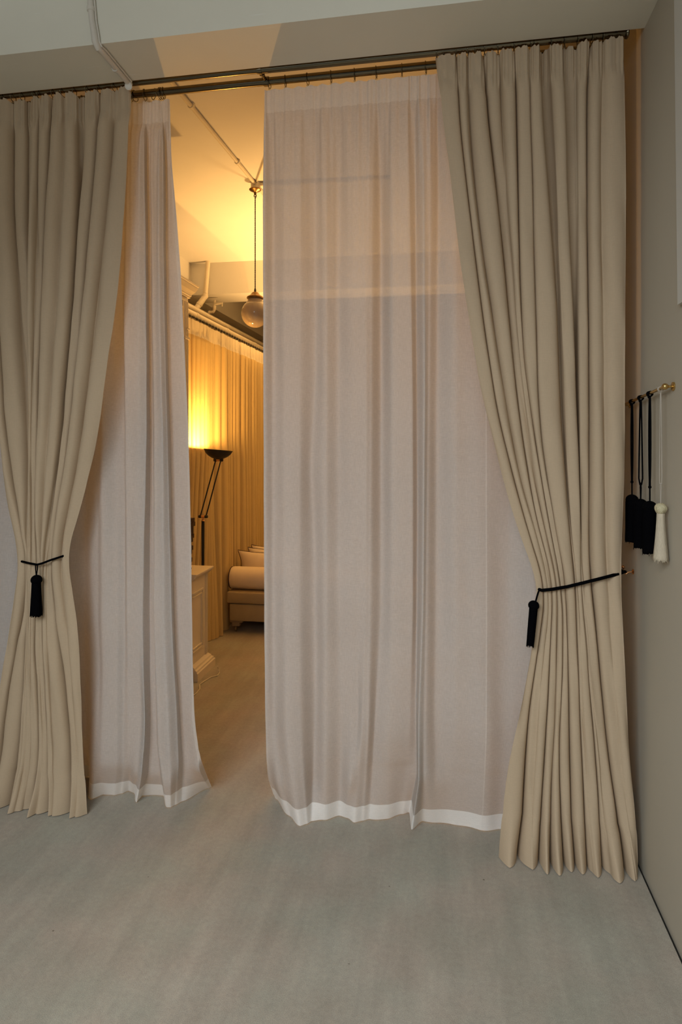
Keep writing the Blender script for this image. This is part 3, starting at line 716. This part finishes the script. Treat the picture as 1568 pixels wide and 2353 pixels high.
# valve fitting
vf = empty('valve_fitting', W(492, 700, 5.95), 'small white stepped pipe fitting with a tap just under the far beam', 'pipe fitting')
vd = 5.95
child('body', MB().tube([W(508, 697, vd), W(494, 699, vd), W(493, 706, vd), W(493, 712, vd), W(490, 717, vd), W(479, 718, vd)], [.010, .016, .016, .014, .015, .014], 14), M['innerpipe'], vf)
m = MB().tube([W(503, 697.5, vd), W(512, 696.5, vd)], .009, 10).tube([W(510.5, 697, vd), W(510.5, 703, vd)], .005, 8).sphere(W(510.5, 703, vd), .007, 10, 6)
child('tap', m, M['innerpipe'], vf)
for (a_, b_) in (((493, 704), (493, 707)), ((493, 710), (493, 711.5)), ((483, 718), (481, 718))):
    child('collar', MB().tube([W(*a_, vd), W(*b_, vd)], .019, 14), M['innerpipe'], vf)
child('drop_pipe', MB().tube([W(494, 690, vd), W(494, 699, vd)], .012, 12), M['innerpipe'], vf)

# ---------------------------------------------------------------- tall cabinet + low cabinet
tc = empty('tall_cabinet', (-1.84, 3.28, 0), 'tall cream painted cabinet with moulded cornice, mostly behind the left sheer', 'cabinet')
FX = -1.58; TY = 3.68; TB = 2.92
m = MB().box(-2.12, FX, TB, TY, .10, 2.395)
child('body', m, M['wood'], tc, smooth=False)
def moulding(prof, x_face, ya, yb, z):
    """prof: (out, dz) swept round front(+X) face and far end (+Y) and near end"""
    rings = []
    for (o_, dz) in prof:
        rings.append([(-2.12, ya-o_, z+dz), (x_face+o_, ya-o_, z+dz), (x_face+o_, yb+o_, z+dz), (-2.12, yb+o_, z+dz)])
    return MB().rings(rings, cap=True)
child('cornice', moulding([(.0, 0), (.010, .002), (.010, .012), (.016, .014), (.016, .022), (.022, .030), (.034, .042), (.044, .062), (.046, .066), (.046, .074), (.052, .076), (.052, .086), (.0, .087)], FX, TB, TY, 2.385), M['wood'], tc, smooth=False)
child('plinth', moulding([(.022, 0), (.022, .07), (.016, .078), (.014, .09), (.004, .10), (.0, .102)], FX, TB, TY, 0), M['wood'], tc, smooth=False)
m = MB().box(FX-.002, FX+.002, TY-.092, TY-.004, .29, 2.37)
for yy in (TY-.012, TY-.030, TY-.048, TY-.085): m.box(FX-.002, FX+.007, yy-.004, yy+.004, .3, 2.36)
m.box(FX-.002, FX+.012, TY-.06, TY-.0, 2.13, 2.145, 0).box(FX-.002, FX+.012, TY-.04, TY, 2.19, 2.20)
child('pilaster_reeding', m, M['wood'], tc, smooth=False)
for (ya, yb) in ((TB+.04, 3.29), (3.30, TY-.10)):
    m = MB().box(FX-.001, FX+.010, ya, yb, .16, 2.32, 0)
    dr = child('door', m, M['wood'], tc, smooth=False)
    m = MB()
    for (a, b2, c, d2) in ((ya+.05, yb-.05, .25, .262), (ya+.05, yb-.05, 2.22, 2.232), (ya+.05, ya+.062, .2621, 2.2199), (yb-.062, yb-.05, .2621, 2.2199)):
        m.box(FX+.009, FX+.016, a, b2, c, d2)
    child('panel_moulding', m, M['wood'], dr, smooth=False)
    child('knob', MB().sphere((FX+.026, (yb-.03 if ya < 3.2 else ya+.03), 1.05), .011, 12, 8), M['brass'], dr)
lc = empty('low_cabinet', (-1.84, 3.87, 0), 'low cream painted cabinet with panelled side and moulded plinth beside the gap', 'cabinet')
LY0, LY1, LZ = 3.735, 4.00, .672
child('body', MB().box(-2.12, FX, LY0, LY1, .09, LZ-.03), M['wood'], lc, smooth=False)
def mould2(prof, z):
    return MB().rings([[(-2.12, LY0-.0, z+dz), (FX+o_, LY0-.0, z+dz), (FX+o_, LY1+o_, z+dz), (-2.12, LY1+o_, z+dz)] for (o_, dz) in prof], cap=True)
child('top', mould2([(.0, 0), (.008, .0), (.012, .006), (.022, .016), (.030, .026), (.032, .036), (.030, .040)], LZ-.042), M['wood'], lc, smooth=False)
child('plinth', mould2([(.040, 0), (.040, .050), (.034, .056), (.032, .066), (.022, .072), (.018, .082), (.006, .094), (.0, .10)], 0), M['wood'], lc, smooth=False)
m = MB().box(FX-.002, FX+.0015, LY1-.046, LY1-.004, .10, LZ-.045)
for yy in (LY1-.012, LY1-.026, LY1-.040): m.box(FX-.002, FX+.006, yy-.003, yy+.003, .10, LZ-.045)
child('pilaster_reeding', m, M['wood'], lc, smooth=False)
m = MB()
yA, yB_, zA, zB = LY0-.0+.01, LY1-.085, .17, .54
for (a, b2, c, d2) in ((yA, yB_, zA, zA+.010), (yA, yB_, zB, zB+.010), (yB_-.010, yB_, zA+.0101, zB-.0001), (yA, yB_-.0221, zA+.025, zA+.031), (yA, yB_-.0221, zB-.021, zB-.015), (yB_-.030, yB_-.0221, zA+.0311, zB-.0211)):
    m.box(FX-.002, FX+.008, a, b2, c, d2)
child('panel_moulding', m, M['wood'], lc, smooth=False)

# dark carved object on the low cabinet
dk = empty('carved_sculpture', (-1.78, 3.86, LZ), 'dark wooden stepped carving standing on the low cabinet, only its edge showing', 'sculpture')
m = MB(); zz_ = LZ-.002; ww = [.030, .034, .038, .034, .040, .044, .040, .046, .050, .054, .050, .058, .062]
cx_ = W(440, 1240, 3.86)[0]-.048
for i, w_ in enumerate(ww):
    m.box(cx_-w_, cx_+w_+(i % 3)*.004-.006, 3.86-.035, 3.86+.035, zz_, zz_+.0262, 0); zz_ += .026
child('stem', m, M['darkwood'], dk, smooth=False)
child('foot', MB().box(cx_-.05, cx_+.035, 3.82, 3.90, LZ-.002, LZ+.012, .004), M['darkwood'], dk)

# ---------------------------------------------------------------- torchiere
DL = 4.18
PB = W(466, 1290, DL); J1 = Vector(W(467, 1187, DL)); J2 = Vector(W(502, 1057, DL)); BC = Vector(W(502, 1034, DL))
fl = empty('floor_lamp', (PB[0], DL, 0), 'black uplighter floor lamp with shallow bowl and twin-rod arm, glowing upward behind the low cabinet', 'floor lamp')
child('base', MB().lathe([(.045, 0.001), (.047, .006), (.043, .014), (.02, .020), (.012, .03)], 32, (PB[0], DL, 0)), M['blackmetal'], fl)
child('pole', MB().tube([(PB[0], DL, .02), (J1.x-.001, DL, J1.z-.028)], .0105, 18), M['blackmetal'], fl)
for J, nm in ((J1, 'lower_joint'), (J2, 'upper_joint')):
    j = child(nm, MB().lathe([(.007, -.034), (.010, -.032), (.011, -.014), (.0085, -.0115), (.0085, .0115), (.011, .014), (.010, .032), (.007, .034)], 16, tuple(J), (1, 0, 0)), M['blackmetal'], fl)
    child('copper_collar', MB().tube([tuple(J+Vector((-.012, 0, 0))), tuple(J+Vector((.012, 0, 0)))], .0095, 16), M['copper'], j)
child('pole_finial', MB().lathe([(.011, -.030), (.006, -.024), (.008, -.016), (.005, -.010)], 16, tuple(J1)), M['copper'], fl)
for s_ in (-.021, .021):
    child('arm_rod', MB().tube([tuple(J1+Vector((s_, 0, .0))), tuple(J2+Vector((s_*.9, 0, 0)))], .0045, 10), M['blackmetal'], fl)
child('bowl_stem', MB().tube([tuple(J2), (BC.x-.004, DL, BC.z-.055)], .004, 8), M['copper'], fl)
n = 24
outer = [(.012, -.066), (.040, -.058), (.066, -.044), (.086, -.026), (.0985, -.004), (.101, .0)]
inner = [(.0985, .0), (.096, -.005), (.083, -.024), (.064, -.040), (.040, -.052), (.010, -.058)]
child('bowl', MB().lathe(outer+inner, 40, tuple(BC), (.075, .055, 1)), M['blackmetal'], fl)
LAMP = (1.0, .50, .12)
child('bulb', MB().tube([(BC.x-.025, DL, BC.z-.026), (BC.x+.025, DL, BC.z-.026)], .005, 10), emit('lamp_filament', LAMP, 60.0), fl)

# ---------------------------------------------------------------- daybed and cushions
db = empty('daybed', (-.8, 5.2, 0), 'upholstered daybed with mattress on low wooden legs in the inner room', 'daybed')
bx0, bx1, by0, by1 = -1.715, .15, 4.73, 5.62
child('base', MB().box(bx0+.02, bx1, by0+.015, by1, .095, .232, .012), M['daybed'], db)
child('mattress', MB().box(bx0, bx1, by0, by1, .236, .326, .016), M['daybed'], db)
for (x, y) in ((bx0+.07, by0+.07), (bx1-.07, by0+.07), (bx0+.07, by1-.07), (bx1-.07, by1-.07)):
    lg = child('leg', MB().box(x-.05, x+.05, y-.035, y+.035, .078, .097, .004).box(x-.038, x+.022, y-.022, y+.022, .045, .08, .004), M['legwood'], db)
    child('castor', MB().lathe([(.016, -.008), (.018, -.006), (.018, .006), (.016, .008)], 16, (x-.01, y, .019), (1, 0, 0)).box(x-.014, x-.006, y-.012, y+.012, .02, .05), M['castor'], lg)
bo = empty('bolster', (-1.1, 4.86, .33), 'long round cream bolster with dark piping at the front of the daybed', 'bolster')
rB = .088; zb = .327+rB
prof = [(rB*.55, -.004), (rB*.9, -.002), (rB*.985, .012), (rB, .03)]
L_ = 1.25
prof = [(.01, -.006), (rB*.6, -.005), (rB*.92, 0), (rB*.985, .012), (rB, .04), (rB*1.01, L_*.5), (rB, L_-.04), (rB*.985, L_-.012), (rB*.92, L_), (.01, L_+.006)]
child('pad', MB().lathe(prof, 36, (-1.71, 4.85, zb), (1, 0, 0)), M['cushion'], bo, angle=70)
for x in (-1.709, -1.71+L_-.001):
    child('piping', MB().torus((x, 4.85, zb), rB*.955, .0035, (1, 0, 0), 36, 7), M['piping'], bo)
def pillow(center, hw, hh, th, lean, yaw, label):
    e = empty('cushion', center, label, 'cushion', 'cushions on the daybed')
    n = 22; rings = []
    Mx = Matrix.Translation(Vector(center)) @ Matrix.Rotation(yaw, 4, 'Z') @ Matrix.Rotation(lean, 4, 'X')
    def P(s, t, side):
        px = 1-.10*(1-abs(t)**2)*0 
        x = s*hw*(1-.17*math.cos(t*math.pi/2)**1.2); z = t*hh*(1-.15*math.cos(s*math.pi/2)**.8)
        y = side*th*(max(1-abs(s)**2.6, 0)**.6)*(max(1-abs(t)**2.6, 0)**.6)
        return tuple(Mx @ Vector((x, y, z)))
    m = MB()
    for side in (-1, 1):
        v = [P(-1+2*i/n, -1+2*j/n, side) for j in range(n+1) for i in range(n+1)]
        f = [(j*(n+1)+i, j*(n+1)+i+1, (j+1)*(n+1)+i+1, (j+1)*(n+1)+i) for j in range(n) for i in range(n)]
        if side > 0: f = [tuple(reversed(q)) for q in f]
        m.add(v, f)
    child('pad', m, M['cushion'], e, angle=0)
    k = [P(-1+2*i/n, -1, 0) for i in range(n)]+[P(1, -1+2*i/n, 0) for i in range(n)]+[P(1-2*i/n, 1, 0) for i in range(n)]+[P(-1, 1-2*i/n, 0) for i in range(n)]
    child('piping', MB().tube(k, .0030, 6, closed=True), M['piping'], e)
lx = lambda px, d: W(px, 1200, d)[0]
pillow((lx(541, 5.0)+.25, 5.04, .466), .25, .135, .05, R(-12), 0, 'front cream cushion with dark piping behind the bolster')
pillow((lx(568, 5.2)+.25, 5.20, .465), .25, .135, .045, R(-14), R(2), 'middle cream cushion, partly behind the front cushion')
pillow((lx(575, 5.36)+.25, 5.345, .463), .25, .132, .045, R(-16), R(-2), 'rearmost cream cushion of the three on the daybed')

# cable on carpet
cb = MB().tube([F(500, 1531, .05), F(502, 1538, .02), F(505, 1545, .004), F(500, 1552, .004), F(485, 1556, .004), F(468, 1566, .004), F(459, 1573, .004), F(459, 1583, .004), F(452, 1592, .004), F(440, 1602, .004), F(425, 1612, .004)], .0032, 8)
o = cb.build('power_cable', M['cable']); tag(o, 'pale power cable curling over the carpet by the low cabinet', 'cable')

# ---------------------------------------------------------------- tiebacks
def tassel(root, top, bottom, rh, r0, r1, mat_head, mat_skirt, kind='black', nfl=22):
    """head (knot) at top, skirt of threads to bottom"""
    top = Vector(top); bottom = Vector(bottom); ax = bottom-top; L = ax.length; ax.normalize()
    if kind == 'black':
        prof = [(max(rh*math.sin(a_), .001), rh*.92*(1-math.cos(a_))) for a_ in [math.pi*k_/26 for k_ in range(0, 18)]]+[(rh*.7, rh*1.42)]
        child('head', MB().lathe([(r, z) for r, z in prof], 28, tuple(top), tuple(ax)), mat_head, root, angle=60)
        s0 = rh*1.15
    else:
        m = MB().sphere(tuple(top+ax*rh), rh*.86, 20, 14)
        c = top+ax*rh
        fam = [((1, .25, .9), 0), ((-1, .25, .9), 1), ((.2, 1, .35), 2), ((1, -.5, .1), 3)]
        for (a, kk) in fam:
            a = Vector(a).normalized(); q = Vector((0, 0, 1)).rotation_difference(a)
            for j in (-1.5, -.5, .5, 1.5):
                off = j*.0036; rad = math.sqrt(rh*rh*.86-off*off)
                pts = []
                for i in range(30):
                    t = 2*math.pi*i/30; lift = 1+.05*math.sin(3*t+kk*1.6)
                    pts.append(c+(q @ Vector((rad*math.cos(t)*lift, rad*math.sin(t)*lift, off))))
                m.tube(pts, .0019, 6, closed=True)
        child('woven_knot', m, mat_head, root, angle=60)
        s0 = rh*1.8
    # skirt: many threads as fluted, ragged lathe
    n = 88; prof = []
    rows = 14; rings = []
    q = Vector((0, 0, 1)).rotation_difference(ax)
    rag = [random.uniform(-.006, .004) for _ in range(n)]
    for i in range(rows+1):
        f = i/rows; rad = r0+(r1-r0)*(f**1.3); rg = []
        for k in range(n):
            a = 2*math.pi*k/n; fl_ = 1+(.05 if k % 2 else -.03)+.03*math.sin(a*7+f*2)
            zz = s0+(L-s0)*f+(rag[k] if i == rows else 0)
            rg.append(tuple(top+q @ Vector((rad*fl_*math.cos(a), rad*fl_*math.sin(a), zz))))
        rings.append(rg)
    m = MB().rings(rings, cap=True)
    for k in range(10):
        a = random.uniform(0, 6.28); p0 = top+q @ Vector((r1*.9*math.cos(a), r1*.9*math.sin(a), L-.01)); p1 = top+q @ Vector((r1*1.05*math.cos(a), r1*1.05*math.sin(a), L+random.uniform(.002, .008)))
        m.tube([p0, p1], .0008, 4)
    child('thread_skirt', m, mat_skirt, root, angle=0)

# right, tied to the brass hook
HK = Vector((XR-.045, 2.425, 1.5-.300*2.275/1.0-.0)); 
HK = Vector(W(1433, 1313, 2.465))
t1 = empty('tassel_tieback', W(1240, 1356, 2.32), 'black cord tieback round the right beige curtain, its tassel hanging at the curtain edge', 'tieback', 'tasselled tiebacks on the curtains')
path = [HK+Vector((.004, -.004, .0)), W(1428, 1316.5, 2.40), W(1420, 1319, 2.335), W(1390, 1327, 2.315), W(1340, 1339.5, 2.315), W(1305, 1348, 2.315), W(1270, 1354, 2.315), W(1246, 1356.5, 2.32), W(1238, 1354, 2.335), W(1240, 1350, 2.37), W(1262, 1344, 2.425), W(1340, 1332, 2.435), W(1420, 1316, 2.43), HK+Vector((-.006, .006, .002))]
child('cord', MB().tube(path, .0058, 10), M['black'], t1)
child('tassel_link', MB().tube([W(1240, 1354, 2.315), W(1236, 1366, 2.312), W(1231, 1384, 2.31)], .0032, 8), M['black'], t1)
child('cord_loop', MB().torus(tuple(HK), .009, .0035, (0, 0, 1), 16, 7), M['black'], t1)
tassel(t1, W(1228, 1380, 2.31), W(1219, 1484, 2.305), .0190, .0138, .0125, M['black'], M['black'])
hk = empty('tieback_hook', (XR, HK.y, HK.z), 'small brass ball-ended hook on the right wall holding the curtain cord', 'hook')
child('rose', MB().lathe([(.009, 0), (.010, .002), (.008, .004), (.004, .006)], 22, (XR-.0005, HK.y, HK.z), (-1, 0, 0)), M['copper'], hk)
child('arm', MB().tube([(XR-.004, HK.y, HK.z), (XR-.018, HK.y, HK.z-.002), (XR-.028, HK.y, HK.z-.010), (HK.x+.010, HK.y, HK.z-.010), (HK.x, HK.y, HK.z-.004), (HK.x, HK.y, HK.z+.010)], .0026, 10), M['copper'], hk)
child('ball', MB().sphere((HK.x, HK.y, HK.z+.016), .0058, 14, 10), M['copper'], hk)
# left
t2 = empty('tassel_tieback', W(85, 1298, 2.31), 'black cord tieback round the left beige curtain, its tassel hanging in the middle', 'tieback', 'tasselled tiebacks on the curtains')
path = [W(47, 1289.5, 2.35), W(52, 1290.5, 2.325), W(66, 1294, 2.315), W(85, 1297.5, 2.31), W(97, 1294.5, 2.31), W(115, 1287.5, 2.312), W(135, 1281, 2.32), W(147, 1277, 2.335), W(149, 1273, 2.36), W(140, 1271, 2.405), W(95, 1276, 2.425), W(55, 1284, 2.405), W(45, 1287, 2.375)]
child('cord', MB().tube(path, .0045, 10, closed=True), M['black'], t2)
child('tassel_link', MB().tube([W(81.5, 1297, 2.305), W(81.8, 1308, 2.303), W(83.5, 1322, 2.303)], .0022, 8).tube([W(86.5, 1297, 2.305), W(86.0, 1308, 2.303), W(84.0, 1322, 2.303)], .0022, 8), M['black'], t2)
tassel(t2, W(84, 1321, 2.303), W(83, 1414, 2.303), .0220, .0165, .0225, M['black'], M['black'])

# brass wall rail with four hanging tiebacks
XRL = .649
A0 = Vector((XRL, 2.046, 1.5+128/1450*2.046/1.0735)); A1 = Vector((XRL, 2.508, 1.5+85/1450*2.508/1.0609))
wr = empty('wall_rail', (XR, 2.27, 1.65), 'slim brass rail with ball end on the right wall, tasselled cords hanging from it', 'wall rail')
child('rod', MB().tube([tuple(A0), tuple(A1)], .0050, 14), M['brass'], wr)
child('ball_end', MB().sphere(tuple(A0), .0098, 18, 12), M['brass'], wr)
child('ball_end', MB().sphere(tuple(A1), .0060, 14, 10), M['brass'], wr)
for (P_, s) in ((A0, 1), (A1, .8)):
    child('mount_arm', MB().tube([tuple(P_), (XR-.002, P_.y, P_.z)], .0042*s, 12), M['brass'], wr)
    child('mount_plate', MB().lathe([(.0135*s, 0), (.0135*s, .004), (.011*s, .005)], 22, (XR-.0005, P_.y, P_.z), (-1, 0, 0)), M['brass'], wr)
def hang(px, yknot, ylink, yhead, ybot, kind, label, sp, twist, rh, r0, r1):
    # find d at which x = XRL for this px
    u = (px-784)/FPX; k = (-ST+u*CT)/(CT+u*ST); d = XRL/k
    f = (d-A0.y)/(A1.y-A0.y); rz = A0.z+(A1.z-A0.z)*f
    zl = W(px, ylink, d)[2]; zh = W(px, yhead, d)[2]; zb_ = W(px, ybot, d)[2]
    t = empty('hanging_tieback', (XRL, d, rz), label, 'tieback', 'tiebacks hanging from the brass rail')
    mc = M['black'] if kind == 'black' else M['paleknot']
    cr = .0027 if kind == 'black' else .0013
    kn = MB().torus((XRL, d-.004, rz-.002), .0078, cr, (0, 1, .3), 18, 8).torus((XRL, d+.004, rz-.002), .0078, cr, (0, 1, -.3), 18, 8)
    kn.tube([(XRL-.006, d-.006, rz-.006), (XRL-.004, d, rz-.014), (XRL-.003, d+.006, rz-.010)], cr, 8)
    child('knot', kn, mc, t)
    cd = MB(); top = rz-.008
    for sg in (-1, 1):
        pts = []
        for i in range(15):
            g = i/14; w_ = sp*math.sin(math.pi*min(g*.95+.05, 1))**.6 if twist == 0 else sp*(.2+.8*g**.8)
            if i == 14: w_ = .0015 if twist == 0 else .004
            pts.append((XRL+sg*w_*.35, d-sg*w_, top+(zl-top)*g))
        cd.tube(pts, cr, 8)
    child('cord', cd, mc, t)
    lk = MB()
    if twist: 
        for sg in (-1, 1): lk.tube([(XRL, d+sg*.003, zl), (XRL, d+sg*.0055, zl-(zl-zh)*.2), (XRL, d+sg*.001, zh-.004)], cr*.75, 8)
    else: lk.tube([(XRL, d, zl+.002), (XRL, d, zh-.004)], cr*.95, 8)
    lk.sphere((XRL, d, zl+.001), cr*2.0, 12, 8)
    child('tassel_link', lk, mc, t)
    tassel(t, (XRL, d, zh), (XRL, d, zb_), rh, r0, r1, M['black'] if kind == 'black' else M['cream'], M['black'] if kind == 'black' else M['creamthread'], kind)
hang(1453, 925, 1108, 1136, 1244, 'black', 'leftmost of the three black tasselled tiebacks, closest to the beige curtain', .0045, 0, .0215, .0205, .0225)
hang(1473, 915, 1113, 1146, 1259, 'black', 'middle black tasselled tieback, its cord opening into a long loop', .0100, 1, .0215, .020, .0215)
hang(1494, 905, 1120, 1151, 1271, 'black', 'rightmost black tasselled tieback, next to the cream tassel', .0040, 0, .0215, .020, .0215)
hang(1519, 895, 1112, 1156, 1288, 'cream', 'cream tassel with a woven round knot, nearest the ball end of the brass rail', .0055, 1, .0175, .0108, .0215)

# ---------------------------------------------------------------- lights
def area(name, loc, rot, sx, sy, col, en):
    l = bpy.data.lights.new(name, 'AREA'); l.shape = 'RECTANGLE'; l.size = sx; l.size_y = sy; l.color = col; l.energy = en
    o = bpy.data.objects.new(name, l); COL.objects.link(o); o.location = loc; o.rotation_euler = rot; return o
wl = area('window_daylight', (-1.0, -1.1, 2.45), (0, 0, 0), 2.2, 1.5, (.93, .985, 1.0), 63)
wl.rotation_euler = (Vector((-.05, .62, .0))-wl.location).to_track_quat('-Z', 'Y').to_euler(); wl.data.spread = R(126)
hl = area('beam_face_fill', (-.9, -1.7, 2.85), (0, 0, 0), 3.0, .45, (.93, .99, .97), 2.2)  # added fill with no window behind it, brightens the beam face
hl.rotation_euler = (R(99), 0, 0); hl.data.spread = R(34)
pl = bpy.data.lights.new('torchiere_bulb', 'POINT'); pl.color = LAMP; pl.energy = 52; pl.shadow_soft_size = .016
po = bpy.data.objects.new('torchiere_bulb', pl); COL.objects.link(po); po.location = (BC.x, DL, BC.z-.012)
sl = bpy.data.lights.new('second_uplighter', 'SPOT'); sl.color = (1.0, .54, .17); sl.energy = 520; sl.shadow_soft_size = .16
sl.spot_size = R(114); sl.spot_blend = .7
so = bpy.data.objects.new('second_uplighter', sl); COL.objects.link(so); so.location = (-.62, 5.5, 1.45); so.rotation_euler = (R(180), 0, 0)
w = bpy.data.worlds.new('world'); SC.world = w; w.use_nodes = True
w.node_tree.nodes['Background'].inputs[0].default_value = (.82, .93, 1.0, 1)
w.node_tree.nodes['Background'].inputs[1].default_value = .17

# ---------------------------------------------------------------- camera
cam = bpy.data.cameras.new('camera'); co = bpy.data.objects.new('camera', cam); COL.objects.link(co)
cam.sensor_fit = 'VERTICAL'; cam.sensor_height = 36; cam.sensor_width = 24
cam.lens = FPX/2353*36; cam.shift_y = -(2353/2-HOR)/2353; cam.shift_x = 0
cam.clip_start = .05
co.location = (0, 0, EYE); co.rotation_euler = (R(90), 0, TH)
SC.camera = co
SC.view_settings.view_transform = 'Standard'; SC.view_settings.look = 'None'
SC.view_settings.exposure = -0.13; SC.view_settings.gamma = 1.0; SC.view_settings.use_curve_mapping = False
